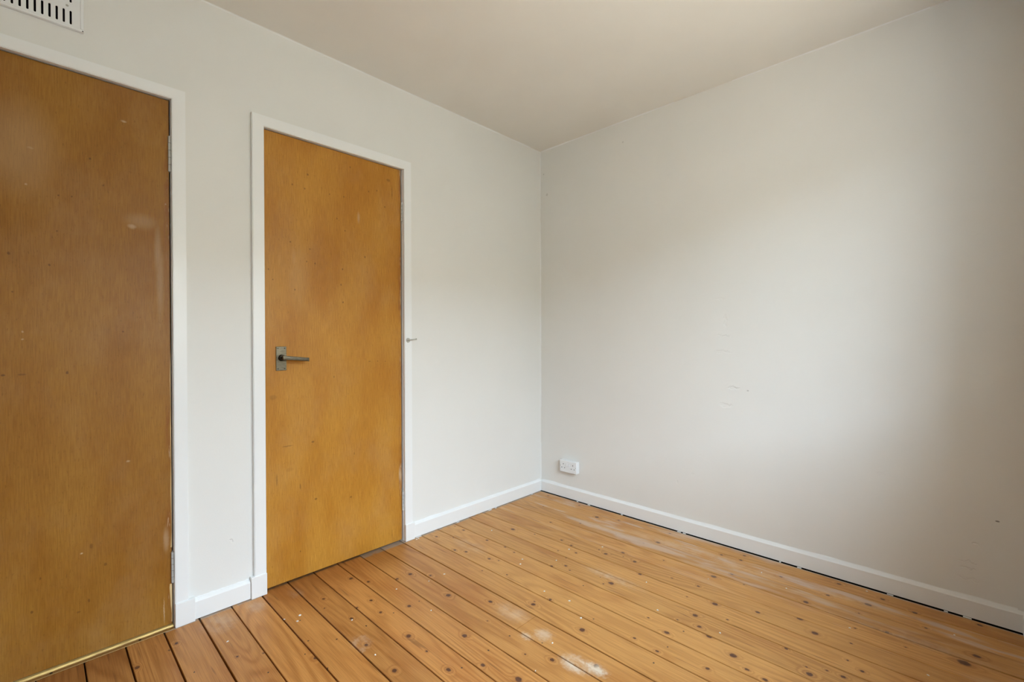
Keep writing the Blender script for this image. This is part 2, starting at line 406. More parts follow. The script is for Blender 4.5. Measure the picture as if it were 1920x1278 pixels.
    t.put(t.b.inputs['Base Color'], c)
    t.put(t.b.inputs['Roughness'], rough)
    t.b.inputs['Specular IOR Level'].default_value = 0.34
    t.bump(t.math('ADD', t.math('MULTIPLY', fib, 0.5), t.math('MULTIPLY', blot, 1.5)), 0.10, 0.0015)
    return t.m

def veneer(name, seed, dark, pale, wear_x, base, haze=0.15):
    """plywood door skin; local x across, z up; wear_x = local x of the hinge edge"""
    rnd = random.Random(seed)
    t = NT(name)
    co = t.coord()
    vo = t.vmath('ADD', co, (rnd.uniform(-9, 9), 0, rnd.uniform(-9, 9)))
    vo = t.vmath('MULTIPLY', vo, (1, 0, 1))
    blot = t.noise(t.vmath('MULTIPLY', vo, (5.5, 1, 2.2)), 1.0, 3, 0.5)
    band = t.noise(t.vmath('MULTIPLY', vo, (16, 1, 0.9)), 1.0, 2)
    fib = t.noise(t.vmath('MULTIPLY', vo, (330, 1, 17)), 1.0, 3, 0.6)
    fleck = t.noise(t.vmath('MULTIPLY', vo, (260, 1, 60)), 1.0, 2, 0.5)
    cloud = t.noise(t.vmath('MULTIPLY', vo, (2.2, 1, 1.6)), 1.0, 3)
    d = tuple(x * y for x, y in zip(base, (0.90, 0.82, 0.66)))
    l = tuple(x * y for x, y in zip(base, (1.08, 1.13, 1.30)))
    c = t.mix(t.mrange(blot, 0.33, 0.67), d, l)
    c = t.mix(t.math('MULTIPLY', t.mrange(band, 0.4, 0.7), 0.30), c, l)
    c = t.mix(1.0, c, t.mix(t.mrange(fib, 0.28, 0.72), (0.86, 0.83, 0.77), (1.10, 1.12, 1.17)), 'MULTIPLY')
    hz = t.noise(t.vmath('MULTIPLY', vo, (4.5, 1, 3.0)), 1.0, 5, 0.65)
    c = t.mix(t.math('MULTIPLY', t.mrange(hz, 0.42, 0.72), haze), c, (0.50, 0.33, 0.19))
    c = t.mix(t.math('MULTIPLY', t.mrange(fleck, 0.60, 0.74), 0.42), c, tuple(x * 0.45 for x in base))
    jn = t.node('ShaderNodeTexNoise')
    t.put(jn.inputs['Vector'], co)
    jn.inputs['Scale'].default_value = 120
    jit = t.vmath('MULTIPLY_ADD', jn.outputs['Color'], (0.005, 0, 0.005), co)
    jit = t.vmath('ADD', jit, (-0.0025, 0, -0.0025))
    c = t.mix(t.marks(jit, dark, (0, 2), (1.25, 0.55)), c, (0.075, 0.028, 0.010))
    c = t.mix(t.marks(jit, pale, (0, 2), (1.3, 0.2)), c, (0.60, 0.44, 0.28))
    # varnish rubbed off along the hinge edge
    sx = t.node('ShaderNodeSeparateXYZ')
    t.put(sx.inputs[0], co)
    e = t.math('ABSOLUTE', t.math('SUBTRACT', sx.outputs['X'], wear_x))
    en = t.noise(t.vmath('MULTIPLY', vo, (130, 1, 13)), 1.0, 3, 0.6)
    en2 = t.noise(t.vmath('MULTIPLY', vo, (1, 1, 3.1)), 1.0, 2)
    ef = t.math('MULTIPLY', t.mrange(e, 0.020, 0.006), t.mrange(en, 0.36, 0.62))
    c = t.mix(t.math('MULTIPLY', ef, t.math('MULTIPLY', t.mrange(en2, 0.35, 0.6), 0.75)), c, (0.24, 0.075, 0.016))
    ep = t.math('MULTIPLY', t.mrange(e, 0.014, 0.003), t.mrange(en, 0.58, 0.66))
    c = t.mix(t.math('MULTIPLY', ep, t.mrange(en2, 0.42, 0.58)), c, (0.62, 0.45, 0.27))
    t.put(t.b.inputs['Base Color'], c)
    t.put(t.b.inputs['Roughness'], t.math('MULTIPLY_ADD', cloud, 0.22, DOOR_ROUGH))
    t.b.inputs['Specular IOR Level'].default_value = DOOR_SPEC
    t.bump(t.math('ADD', fib, t.math('MULTIPLY', cloud, 3.0)), 0.06, 0.0015)
    return t.m

def metal(name, col, rough, scratch=0.0):
    t = NT(name)
    co = t.coord()
    n = t.noise(t.vmath('MULTIPLY', co, (60, 60, 500)), 1.0, 3)
    t.put(t.b.inputs['Base Color'], t.mix(t.mrange(n, 0.3, 0.7), tuple(x * (1 - scratch) for x in col), tuple(x * (1 + scratch) for x in col)))
    t.b.inputs['Metallic'].default_value = 1.0
    t.b.inputs['Roughness'].default_value = rough
    return t.m
M['bronze'] = metal('aged_bronze', (0.150, 0.128, 0.092), 0.36, 0.3)
M['bronze_dark'] = metal('dark_bronze', (0.060, 0.048, 0.034), 0.42, 0.2)
M['brass'] = metal('brass_strip', (0.86, 0.62, 0.22), 0.42, 0.15)
bt = NT('brass_strip_worn')
bt_co = bt.coord()
bt_s = bt.node('ShaderNodeSeparateXYZ')
bt.put(bt_s.inputs[0], bt_co)
bt_n = bt.noise(bt.vmath('MULTIPLY', bt_co, (22, 160, 160)), 1.0, 3)
bt_f = bt.mrange(bt.math('ADD', bt_s.outputs['Y'], bt.math('MULTIPLY_ADD', bt_n, 0.012, -0.006)), -0.008, -0.002)
bt.put(bt.b.inputs['Base Color'], bt.mix(bt_f, (0.33, 0.19, 0.065), (0.86, 0.63, 0.24)))
bt.b.inputs['Metallic'].default_value = 0.5
bt.b.inputs['Roughness'].default_value = 0.42
M['brass'] = bt.m
M['hinge'] = paint('paint_splashed_hinge', (0.50, 0.49, 0.47), 0.5, 120, 0.3, 0.5, 0.22)
M['hinge_gap'] = paint('hinge_joint', (0.05, 0.05, 0.05), 0.7, 50, 0)
M['bare_wood'] = paint('bare_wood', (0.72, 0.52, 0.26), 0.6, 90, 0.1, 0.3, 0.08)
M['hook'] = paint('painted_hook', (0.50, 0.48, 0.43), 0.4, 200, 0.1, 0.5, 0.15)
M['fleck'] = paint('paint_fleck', (0.80, 0.79, 0.75), 0.7, 200, 0.1)

# ------------------------------------------------------------------ the shell
T = 0.10
DA0, DA1, DAZ = -1.8225, -1.1405, 1.9815            # narrow door opening (inside the lining)
DB0, DB1, DBZ = -2.910, -2.1435, 1.9795             # wide door opening
LIN = 0.030                                          # lining thickness
# floor: dark void under boards of old pine, boards run from the doors to the window
floor = box('floor', (XD - T, YC - T, -0.16), (T + 0.02, T + 0.06, -0.060), M['subfloor'], loc=(0, 0, -0.16), kind='structure')
seams = [0.115, -0.1165, -0.2305, -0.3435, -0.4610, -0.5755, -0.6865, -0.8080, -0.9225, -1.0350, -1.1520, -1.2680, -1.3830, -1.4985,
         -1.6120, -1.7270, -1.8430, -1.9550, -2.0650, -2.1760, -2.2850, -2.3920, -2.5050, -2.6180, -2.7310, -2.8440, -2.9570, -3.0700, -3.1830, -3.35]
gaps = {1: 0.0024, 2: 0.0030, 3: 0.0042, 4: 0.0040, 5: 0.0042, 6: 0.0046, 7: 0.0038, 8: 0.0044, 9: 0.0034, 10: 0.0046, 11: 0.0042, 12: 0.0046,
        13: 0.0038, 14: 0.0042, 15: 0.0052, 16: 0.0052, 17: 0.0040, 18: 0.0056, 19: 0.0050, 20: 0.0048, 21: 0.0040}
tones = {0: 1.02, 1: 1.05, 2: 0.96, 3: 1.06, 4: 0.98, 5: 1.04, 6: 0.97, 7: 1.05, 8: 1.02, 9: 0.98, 10: 0.96, 11: 0.93, 12: 0.98, 13: 1.0, 14: 0.86, 15: 0.97, 16: 1.0, 17: 0.9, 18: 0.88, 19: 0.82, 20: 0.74, 21: 0.72, 22: 0.7, 23: 0.7}
RAD = {3: 0.0150, 2.5: 0.0108, 2: 0.0092, 1.5: 0.0078, 1: 0.0062, 0.5: 0.0050, 0: 0.0036, -1: 0.0032}
SCUFF = [(-1.262, -1.215, 0.040, 0.060, 0.95), (-1.236, -1.275, 0.030, 0.045, 1.0), (-1.70, -0.60, 0.035, 0.045, 0.45), (-1.715, -0.63, 0.020, 0.02, 0.5),
         (-1.20, -0.86, 0.05, 0.09, 0.30), (-1.735, -0.10, 0.03, 0.05, 0.30), (-0.93, -0.30, 0.05, 0.12, 0.22), (-0.70, -1.02, 0.03, 0.16, 0.40), (-1.22, -1.04, 0.035, 0.04, 0.5),
         (-1.27, -1.00, 0.02, 0.03, 0.55), (-0.20, -1.2, 0.05, 0.5, 0.35), (-0.27, -0.75, 0.04, 0.35, 0.35), (-1.89, -0.08, 0.04, 0.06, 0.3), (-2.02, -0.10, 0.06, 0.08, 0.3), (-1.42, -1.36, 0.02, 0.03, 0.4),
         (-0.17, -1.75, 0.03, 0.25, 0.3), (-0.33, -2.05, 0.03, 0.2, 0.25)]
mid = (-1.222, -0.948)
rs = random.Random(5)
for i in range(len(seams) - 1):
    xa = seams[i] - gaps.get(i, 0.003) / 2
    xb = seams[i + 1] + gaps.get(i + 1, 0.003) / 2
    if i == 0:
        xa = -0.0225                                  # slot beside the right-hand skirting
    ends = [(YC + 0.004, 0.058)]
    if i == 10:
        ends = [(YC + 0.004, mid[1] - 0.0008), (mid[1] + 0.0008, 0.058)]     # a butt joint half way
    elif rs.random() < 0.0:
        pass
    dz = rs.uniform(-0.0010, 0.0)
    for (y0, y1) in ends:
        xc = (xa + xb) / 2
        kn, nl, sc = [], [], []
        for (kx, ky, kc) in KNOTS:
            if xb - 0.004 < kx < xa + 0.004 and y0 <= ky <= y1:
                if kc < 0:
                    nl.append((kx - xc, ky, RAD[kc], RAD[kc] * 1.1, 0.9))
                else:
                    kn.append((kx - xc, ky, RAD[kc] * rs.uniform(0.9, 1.08), rs.uniform(1.0, 1.35)))
        for (sx_, sy_, ra, rb, s) in SCUFF:
            if xb - ra < sx_ < xa + ra and y0 <= sy_ <= y1:
                sc.append((sx_ - xc, sy_, ra, rb, s))
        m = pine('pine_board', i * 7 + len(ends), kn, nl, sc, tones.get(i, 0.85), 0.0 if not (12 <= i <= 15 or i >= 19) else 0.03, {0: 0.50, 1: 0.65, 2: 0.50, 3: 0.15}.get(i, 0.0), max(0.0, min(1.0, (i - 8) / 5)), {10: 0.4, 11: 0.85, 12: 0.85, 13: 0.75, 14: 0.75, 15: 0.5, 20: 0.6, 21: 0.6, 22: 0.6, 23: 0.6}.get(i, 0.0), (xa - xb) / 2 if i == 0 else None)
        bm = bmesh.new()
        z1, z0, cb = dz, -0.022, 0.0014
        prof = [(xb, z0), (xa, z0), (xa, z1 - cb), (xa - cb, z1), (xb + cb, z1), (xb, z1 - cb)]
        sweep(bm, prof, (0, y0, 0), (0, y1, 0), ((1, 0, 0), (0, 0, 1)))
        link('plank', bm2me(bm), m, floor, (xc, 0, 0))
# edge of the hollow under the boards, closed all round
boxes('floor_rim', [((0.03, YC - T, -0.060), (T + 0.02, T + 0.06, -0.0005)), ((XD - T, YC - T, -0.060), (XD - 0.02, T + 0.06, -0.0005)),
                    ((XD - 0.02, 0.060, -0.060), (0.03, T + 0.06, -0.0005)), ((XD - 0.02, YC - T, -0.060), (0.03, YC - 0.02, -0.0005))], M['subfloor'], floor, (0, 0, -0.06))
# joists carry the boards
for k in range(5):
    yj = -2.15 + k * 0.45
    box('joist', (XD, yj - 0.025, -0.062), (0.028, yj + 0.025, -0.0222), M['subfloor'], floor)

# ceiling
box('ceiling', (XD - T, YC - 0.3, H), (T, T + 0.06, H + 0.08), M['ceiling'], loc=(0, 0, H), kind='structure')
# doors wall: solid back layer + front layer pierced by the two doorways
L = [((XD - T, 0.065, 0), (T, 0.065 + T, H)),
     ((XD - T, 0, 0), (DB0 - LIN, 0.065, H)),
     ((DB1 + LIN, 0, 0), (DA0 - LIN, 0.065, H)),
     ((DA1 + LIN, 0, 0), (T, 0.065, H)),
     ((DB0 - LIN, 0, DBZ + LIN), (DB1 + LIN, 0.065, H)),
     ((DA0 - LIN, 0, DAZ + LIN), (DA1 + LIN, 0.065, H))]
boxes('wall_left', L, M['wall_left'], kind='structure')
boxes('wall_right', [((0, YC - 0.3, 0.0), (T, -0.0002, H))], M['wall_right'], kind='structure')
boxes('wall_end', [((XD - T, YC - 0.3, 0), (XD, -0.0002, H))], M['wall'], kind='structure')
yo = YC - 0.3
boxes('wall_window', [((XD, yo, 0), (WX0, YC, H)), ((WX1, yo, 0), (0, YC, H)),
                      ((WX0, yo, 0), (WX1, YC, WZ0)), ((WX0, yo, WZ1), (WX1, YC, H))], M['wall'], kind='structure')
# window in the wall behind the camera: frame, mullion, two panes, inner sill
gl = NT('window_glass')
gb = gl.b
gl.n.remove(gb)
tr = gl.node('ShaderNodeBsdfTransparent')
gs = gl.node('ShaderNodeBsdfGlossy')
gs.inputs['Roughness'].default_value = 0.02
mx = gl.node('ShaderNodeMixShader')
mx.inputs[0].default_value = 0.06
gl.l.new(tr.outputs[0], mx.inputs[1])
gl.l.new(gs.outputs[0], mx.inputs[2])
gl.l.new(mx.outputs[0], gl.n['Material Output'].inputs[0])
fy0, fy1 = YC - WREV + 0.0, YC - WREV + 0.06
win = empty('window_1', ((WX0 + WX1) / 2, YC - WREV, WZ0), 'structure')
fw = 0.05
boxes('window_frame', [((WX0, fy0, WZ0), (WX0 + fw, fy1, WZ1)), ((WX1 - fw, fy0, WZ0), (WX1, fy1, WZ1)),
                       ((WX0 + fw, fy0, WZ0), (WX1 - fw, fy1, WZ0 + fw)), ((WX0 + fw, fy0, WZ1 - fw), (WX1 - fw, fy1, WZ1))],
      M['white_gloss'], win, win.location)
xm = (WX0 + WX1) / 2
box('mullion', (xm - 0.03, fy0, WZ0 + fw), (xm + 0.03, fy1, WZ1 - fw), M['white_gloss'], win)
box('pane', (WX0 + fw, fy0 + 0.028, WZ0 + fw), (xm - 0.03, fy0 + 0.032, WZ1 - fw), gl.m, win)
box('pane', (xm + 0.03, fy0 + 0.028, WZ0 + fw), (WX1 - fw, fy0 + 0.032, WZ1 - fw), gl.m, win)
box('window_sill', (WX0 - 0.04, YC + 0.0005, WZ0 - 0.026), (WX1 + 0.04, YC + 0.035, WZ0 - 0.001), M['white_gloss'], win, bev=0.004)

# rendered house front across the street: it hides the low sky from the room
boxes('wall_outside', [((-45, FACADE_Y - 0.4, -3.0), (45, FACADE_Y, FACADE_Z))], M['outside'], kind='structure')

# ------------------------------------------------------------------ skirtings
def skirting(name, a, b, out_dir, hgt, th, z0):
    """a->b along the wall foot; out_dir points into the room; chamfered top edge"""
    bm = bmesh.new()
    prof = [(0, z0), (th, z0), (th, hgt), (th - 0.0015, hgt + 0.002), (0.0035, hgt + 0.0095), (0, hgt + 0.010)]
    sweep(bm, prof, a, b, (out_dir, (0, 0, 1)))
    return link(name, bm2me(bm), M['white_gloss'], None, ((a[0] + b[0]) / 2, (a[1] + b[1]) / 2, 0), 'structure')
skirting('baseboard_right', (-0.0003, -0.0005, 0), (-0.0003, YC + 0.0005, 0), (-1, 0, 0), 0.0675, 0.0142, 0.003)
skirting('baseboard_left', (-1.0805, -0.0003, 0), (-0.0150, -0.0003, 0), (0, -1, 0), 0.0705, 0.0142, 0.0030)
skirting('baseboard_left', (-2.0790, -0.0003, 0), (-1.8850, -0.0003, 0), (0, -1, 0), 0.0690, 0.0142, 0.0030)
skirting('baseboard_left', (XD + 0.015, -0.0003, 0), (-2.9860, -0.0003, 0), (0, -1, 0), 0.070, 0.0142, 0.0030)
skirting('baseboard_end', (XD + 0.0003, -0.0005, 0), (XD + 0.0003, YC + 0.0005, 0), (1, 0, 0), 0.070, 0.0142, 0.003)
skirting('baseboard_window', (XD + 0.015, YC + 0.0003, 0), (-0.0150, YC + 0.0003, 0), (0, 1, 0), 0.070, 0.0142, 0.003)

# ------------------------------------------------------------------ door casings
def casing(name, x0, x1, zt, o0, o1, oz, p0, p1, hz):
    """x0..x1 opening, zt head; o0,o1,oz outer edges of the architrave; p0,p1 outer edges of the plinth blocks"""
    root = empty(name, ((x0 + x1) / 2, 0, 0), 'structure')
    g = M['white_gloss']
    bev = 0.0022
    i0, i1, iz = x0 - 0.0015, x1 + 0.0016, zt - 0.0015
    th = 0.018
    # mitred architrave legs and head
    def leg(xo, xi):
        bm = bmesh.new()
        q = [(xo, hz), (xi, hz), (xi, iz), (xo, oz)]
        A = [bm.verts.new((x, -0.0003, z)) for x, z in q]
        B = [bm.verts.new((x, -th, z)) for x, z in q]
        bm.faces.new(A); bm.faces.new(B[::-1])
        for k in range(4):
            bm.faces.new((A[k], B[k], B[(k + 1) % 4], A[(k + 1) % 4]))
        es = [e for e in bm.edges if all(abs(v.co.y + th) < 1e-6 for v in e.verts) and abs(e.verts[0].co.x - e.verts[1].co.x) < 1e-6]
        bmesh.ops.bevel(bm, geom=es, offset=bev, segments=2, affect='EDGES')
        return link('architrave_leg', bm2me(bm), g, root, ((xo + xi) / 2, 0, hz))
    leg(o0, i0)
    leg(o1, i1)
    bm = bmesh.new()
    q = [(o0, oz), (o1, oz), (i1, iz), (i0, iz)]
    A = [bm.verts.new((x, -0.0003, z)) for x, z in q]
    B = [bm.verts.new((x, -th, z)) for x, z in q]
    bm.faces.new(A); bm.faces.new(B[::-1])
    for k in range(4):
        bm.faces.new((A[k], B[k], B[(k + 1) % 4], A[(k + 1) % 4]))
    es = [e for e in bm.edges if all(abs(v.co.y + th) < 1e-6 for v in e.verts) and abs(e.verts[0].co.z - e.verts[1].co.z) < 1e-6]
    bmesh.ops.bevel(bm, geom=es, offset=bev, segments=2, affect='EDGES')
    link('architrave_head', bm2me(bm), g, root, ((x0 + x1) / 2, 0, iz))
    box('plinth_block', (p0, -0.0003, 0.0004), (i0 + 0.0005, -0.0235, hz), g, root, bev=0.0015)
    box('plinth_block', (p1, -0.0003, 0.0004), (i1 - 0.0005, -0.0235, hz), g, root, bev=0.0015)
    # lining of the doorway
    box('door_lining', (x0 - LIN + 0.0005, 0.0, 0.0004), (x0, 0.0645, zt + LIN - 0.0005), g, root)
    box('door_lining', (x1, 0.0, 0.0004), (x1 + LIN - 0.0005, 0.0645, zt + LIN - 0.0005), g, root)
    box('door_lining', (x0, 0.0, zt), (x1, 0.0645, zt + LIN - 0.0005), g, root)
    for a, b in (((x0, 0.0445, 0.0004), (x0 + 0.012, 0.0640, zt)), ((x1 - 0.012, 0.0445, 0.0004), (x1, 0.0640, zt)), ((x0 + 0.012, 0.0445, zt - 0.012), (x1 - 0.012, 0.0640, zt))):
        box('door_stop', a, b, g, root)
    return root
casing('trim_1', DB0, DB1, DBZ, -2.956, -2.0990, 2.0195, -2.985, -2.0795, 0.090)
casing('trim_2', DA0, DA1, DAZ, -1.8702, -1.0929, 2.0265, -1.8840, -1.0815, 0.0905)

# ------------------------------------------------------------------ doors
M['door1'] = veneer('orange_plywood_veneer_wide', 3, [(a + 2.15, b, ra * 0.85, rb, s * 0.8) for a, b, ra, rb, s in D1_DARK], [(a + 2.15, b, ra, rb, s) for a, b, ra, rb, s in D1_PALE], 0.0, DOOR1_COL, 0.12)
M['door2'] = veneer('orange_plywood_veneer_narrow', 11, [(a + 1.15, b, ra * 0.8, rb * 0.95, s * 0.75) for a, b, ra, rb, s in D2_DARK], [(a + 1.15, b, ra, rb, s) for a, b, ra, rb, s in D2_PALE], 0.0, DOOR2_COL, 0.13)
door1 = box('door_1', (DB0 + 0.003, 0.003, 0.012), (-2.1475, 0.043, 1.9755), M['door1'], None, (-2.15, 0.003, 0), 0.0008, 1, 'structure')
door2 = box('door_2', (DA0 + 0.005, 0.003, 0.010), (-1.1475, 0.043, 1.9775), M['door2'], None, (-1.15, 0.003, 0), 0.0008, 1, 'structure')
door1['label'] = 'wide varnished plywood door at the left edge of the picture, brass strip under it'
door2['label'] = 'narrow varnished plywood door with a bronze lever handle'

def hinge(parent, x, z0, z1, broken=False):
    n = 5
    r = 0.0052
    bm = bmesh.new()
    add_box(bm, (x - 0.0012, 0.0008, z0), (x + 0.0012, 0.036, z1))
    h = link('hinge', bm2me(bm), M['hinge'], parent, (x, 0, z0))
    h['label'] = 'paint-splashed steel butt hinge'
    hh = (z1 - z0) / n
    for k in range(n):
        bm = bmesh.new()
        cyl(bm, (x, -0.0022, z0 + k * hh + 0.0008), (x, -0.0022, z0 + (k + 1) * hh - 0.0008), r, seg=14)
        o = link('hinge_knuckle', bm2me(bm, False), M['hinge'], h, (x, 0, z0 + k * hh))
    bm = bmesh.new()
    cyl(bm, (x, -0.0022, z0 + 0.001), (x, -0.0022, z1 - 0.001), r * 0.8, seg=10)
    link('hinge_pin', bm2me(bm), M['hinge_gap'], h, (x, 0, z0))
hinge(door1, -2.1458, 1.708, 1.842)
hinge(door1, -2.1455, 0.167, 0.283)
hinge(door2, -1.1440, 1.706, 1.806)
hinge(door2, -1.1440, 0.165, 0.268)
# torn edge of the wide door below its lower hinge: bare pale wood shows
bm = bmesh.new()
zs = [0.020, 0.050, 0.085, 0.120, 0.150, 0.163]
ws = [0.0030, 0.0022, 0.0050, 0.0062, 0.0080, 0.0070]
for k in range(len(zs) - 1):
    va = [bm.verts.new((-2.1472 - ws[j], 0.0026, zs[j])) for j in (k, k + 1)]
    vb = [bm.verts.new((-2.1472, 0.0021, zs[j])) for j in (k, k + 1)]
    vc = [bm.verts.new((-2.1472, 0.0031, zs[j])) for j in (k, k + 1)]
    bm.faces.new((va[0], vb[0], vb[1], va[1]))
    bm.faces.new((vb[0], vc[0], vc[1], vb[1]))
o = link('bare_edge', bm2me(bm), M['bare_wood'], door1, (-2.1475, 0, 0.02))
o['label'] = 'strip of bare pale wood along the torn hinge edge'
bm = bmesh.new()
zs = [0.30, 0.36, 0.45, 0.52, 0.62, 0.74, 0.83, 0.93, 1.03]
ws = [0.0040, 0.0012, 0.0020, 0.0032, 0.0014, 0.0026, 0.0012, 0.0030, 0.0010]
for k in range(len(zs) - 1):
    va = [bm.verts.new((-2.1472 - ws[j], 0.0026, zs[j])) for j in (k, k + 1)]
    vb = [bm.verts.new((-2.1472, 0.0021, zs[j])) for j in (k, k + 1)]
    vc = [bm.verts.new((-2.1472, 0.0031, zs[j])) for j in (k, k + 1)]
    bm.faces.new((va[0], vb[0], vb[1], va[1]))
    bm.faces.new((vb[0], vc[0], vc[1], vb[1]))
link('bare_edge', bm2me(bm), M['bare_wood'], door1, (-2.1475, 0, 0.30))

# lever handle on the narrow door
hx0, hx1, hz0, hz1 = -1.7755, -1.7325, 0.9440, 1.0490
hy = 0.003
hd = box('door_handle', (hx0, hy - 0.0045, hz0), (hx1, hy - 0.0002, hz1), M['bronze'], door2, ((hx0 + hx1) / 2, hy, hz0), 0.0012, 2)
hd['label'] = 'aged bronze lever handle on a rectangular plate'
for sx_ in (hx0 + 0.008, hx1 - 0.008):
    for sz_ in (hz0 + 0.008, hz1 - 0.008):
        bm = bmesh.new()
        cyl(bm, (sx_, hy - 0.0040, sz_), (sx_, hy - 0.0056, sz_), 0.0033, 0.0028, 10)
        link('screw', bm2me(bm), M['bronze_dark'], hd, (sx_, hy, sz_))
px_, pz_ = -1.7525, 0.9995
bm = bmesh.new()
cyl(bm, (px_, hy - 0.004, pz_), (px_, hy - 0.013, pz_), 0.0150, 0.0115, 24)
cyl(bm, (px_, hy - 0.012, pz_), (px_, hy - 0.050, pz_), 0.0085, 0.0085, 20)
link('handle_boss', bm2me(bm, False), M['bronze_dark'], hd, (px_, hy, pz_))
bm = bmesh.new()
ang = math.radians(-6)
N = 9
rings = []
for k in range(N):
    s = k / (N - 1)
    d = -0.010 + s * 0.112
    cx_ = px_ + d * math.cos(ang)
    cz_ = pz_ + d * math.sin(ang) + 0.001
    hh = 0.0092 - 0.0012 * s + (0.0006 if k == N - 1 else 0)
    yy = hy - 0.0465 + 0.004 * s * s
    w = 0.0058 - 0.0008 * s
    ring = []
    for a_ in range(12):
        t_ = 2 * math.pi * a_ / 12
        ce, se = math.cos(t_), math.sin(t_)
        ring.append(bm.verts.new((cx_, yy + w * math.copysign(abs(ce) ** 0.45, ce), cz_ + hh * math.copysign(abs(se) ** 0.45, se))))
    rings.append(ring)
for k in range(N - 1):
    for a_ in range(12):
        bm.faces.new((rings[k][a_], rings[k][(a_ + 1) % 12], rings[k + 1][(a_ + 1) % 12], rings[k + 1][a_]))
bm.faces.new(rings[0][::-1])
bm.faces.new(rings[-1])
link('lever', bm2me(bm, False), M['bronze'], hd, (px_, hy - 0.045, pz_))

# ------------------------------------------------------------------ brass strip under the wide door
bm = bmesh.new()
prof = [(0.030, 0.0004), (-0.021, 0.0004), (-0.0205, 0.0018), (-0.006, 0.0032), (-0.002, 0.0078), (0.004, 0.0086), (0.012, 0.0086), (0.020, 0.006), (0.030, 0.002)]
sweep(bm, prof, (DB0 + 0.001, 0, 0), (DB1 - 0.001, 0, 0), ((0, 1, 0), (0, 0, 1)))
strip = link('threshold_strip', bm2me(bm), M['brass'], None, ((DB0 + DB1) / 2, 0, 0))
tag(strip, 'thin brass threshold strip on the floor under the wide door', 'threshold strip')
for xs_ in (-2.245, -2.470, -2.69):
    bm = bmesh.new()
    bmesh.ops.create_uvsphere(bm, u_segments=10, v_segments=6, radius=0.0045, matrix=Matrix.Translation((xs_, -0.0125, 0.0022)) @ Matrix.Diagonal((1, 1, 0.45, 1)))
    link('screw', bm2me(bm, True), M['bronze_dark'], strip, (xs_, -0.0125, 0.002))

# ------------------------------------------------------------------ cabin hook on the narrow door's right architrave
hk = empty('cabin_hook', (-1.1175, -0.018, 1.0735))
tag(hk, 'small paint-coated cabin hook screwed to the right architrave of the narrow door', 'hook')
bm = bmesh.new()
cyl(bm, (-1.1175, -0.0182, 1.0735), (-1.1175, -0.0215, 1.0735), 0.0125, 0.0110, 20)
link('hook_plate', bm2me(bm), M['hook'], hk, (-1.1175, -0.018, 1.0735))
bm = bmesh.new()
R0, r0 = 0.0066, 0.0024
for i in range(16):
    for j in range(8):
        pass
vs = []
for i in range(16):
    a_ = 2 * math.pi * i / 16
    vs.append([bm.verts.new((-1.1175 + (R0 + r0 * math.cos(b_)) * math.cos(a_), -0.0270 + (R0 + r0 * math.cos(b_)) * math.sin(a_), 1.0745 + r0 * math.sin(b_))) for b_ in [2 * math.pi * j / 8 for j in range(8)]])
for i in range(16):
    for j in range(8):
        bm.faces.new((vs[i][j], vs[(i + 1) % 16][j], vs[(i + 1) % 16][(j + 1) % 8], vs[i][(j + 1) % 8]))
link('screw_eye', bm2me(bm, True), M['hook'], hk, (-1.1175, -0.027, 1.0745))
bm = bmesh.new()
cyl(bm, (-1.1130, -0.0285, 1.0745), (-1.0720, -0.0250, 1.0790), 0.0030, 0.0027, 10)
bmesh.ops.create_uvsphere(bm, u_segments=10, v_segments=8, radius=0.0044, matrix=Matrix.Translation((-1.0710, -0.0250, 1.0792)))
link('hook_arm', bm2me(bm, True), M['hook'], hk, (-1.113, -0.0285, 1.0745))
# small striker mark plate on the lining side
# ------------------------------------------------------------------ louvred vent near the ceiling
vent = empty('air_vent', (-2.495, 0, 2.1100))
tag(vent, 'white louvred air vent high on the wall above the wide door', 'vent')
vx0, vx1, vz0, vz1 = -2.6110, -2.3795, 2.1105, 2.3420
VB = 0.0085
for a, b in (((vx0, -0.0003, vz0), (vx1, -0.0150, vz0 + VB)), ((vx0, -0.0003, vz1 - VB), (vx1, -0.0150, vz1)),
             ((vx0, -0.0003, vz0 + VB), (vx0 + VB, -0.0150, vz1 - VB)), ((vx1 - VB, -0.0003, vz0 + VB), (vx1, -0.0150, vz1 - VB))):
    box('vent_rim', a, b, M['vent_plastic'], vent, bev=0.0022, seg=2)
cu = bpy.data.curves.new('c', 'CURVE')
cu.dimensions = '2D'
cu.fill_mode = 'BOTH'
cu.extrude = 0.0012
def spline(pts):
    s = cu.splines.new('POLY')
    s.points.add(len(pts) - 1)
    for p, q in zip(s.points, pts):
        p.co = (q[0], q[1], 0, 1)
    s.use_cyclic_u = True
e_ = 0.0003
spline([(vx0 + VB - e_, vz0 + VB - e_), (vx1 - VB + e_, vz0 + VB - e_), (vx1 - VB + e_, vz1 - VB + e_), (vx0 + VB - e_, vz1 - VB + e_)])
for row in range(3):
    zc0, zc1 = 2.1235 + row * 0.0715, 2.1685 + row * 0.0715
    for k in range(12):
        sx_ = -2.4112 - k * 0.01645
        hw = 0.0027
        pts = []
        for a_ in range(7):
            t_ = math.pi * a_ / 6
            pts.append((sx_ + hw * math.cos(t_), zc1 - hw + hw * math.sin(t_)))
        for a_ in range(7):
            t_ = math.pi + math.pi * a_ / 6
            pts.append((sx_ + hw * math.cos(t_), zc0 + hw + hw * math.sin(t_)))
        spline(pts)
co_ = bpy.data.objects.new('c', cu)
COL.objects.link(co_)
dg = bpy.context.evaluated_depsgraph_get()
me = bpy.data.meshes.new_from_object(co_.evaluated_get(dg))
bpy.data.objects.remove(co_, do_unlink=True)
me.transform(Matrix.Translation((0, -0.0118, 0)) @ Matrix.Rotation(math.radians(90), 4, 'X'))
link('louvre_plate', me, M['vent_plastic'], vent, (-2.495, -0.012, vz0))
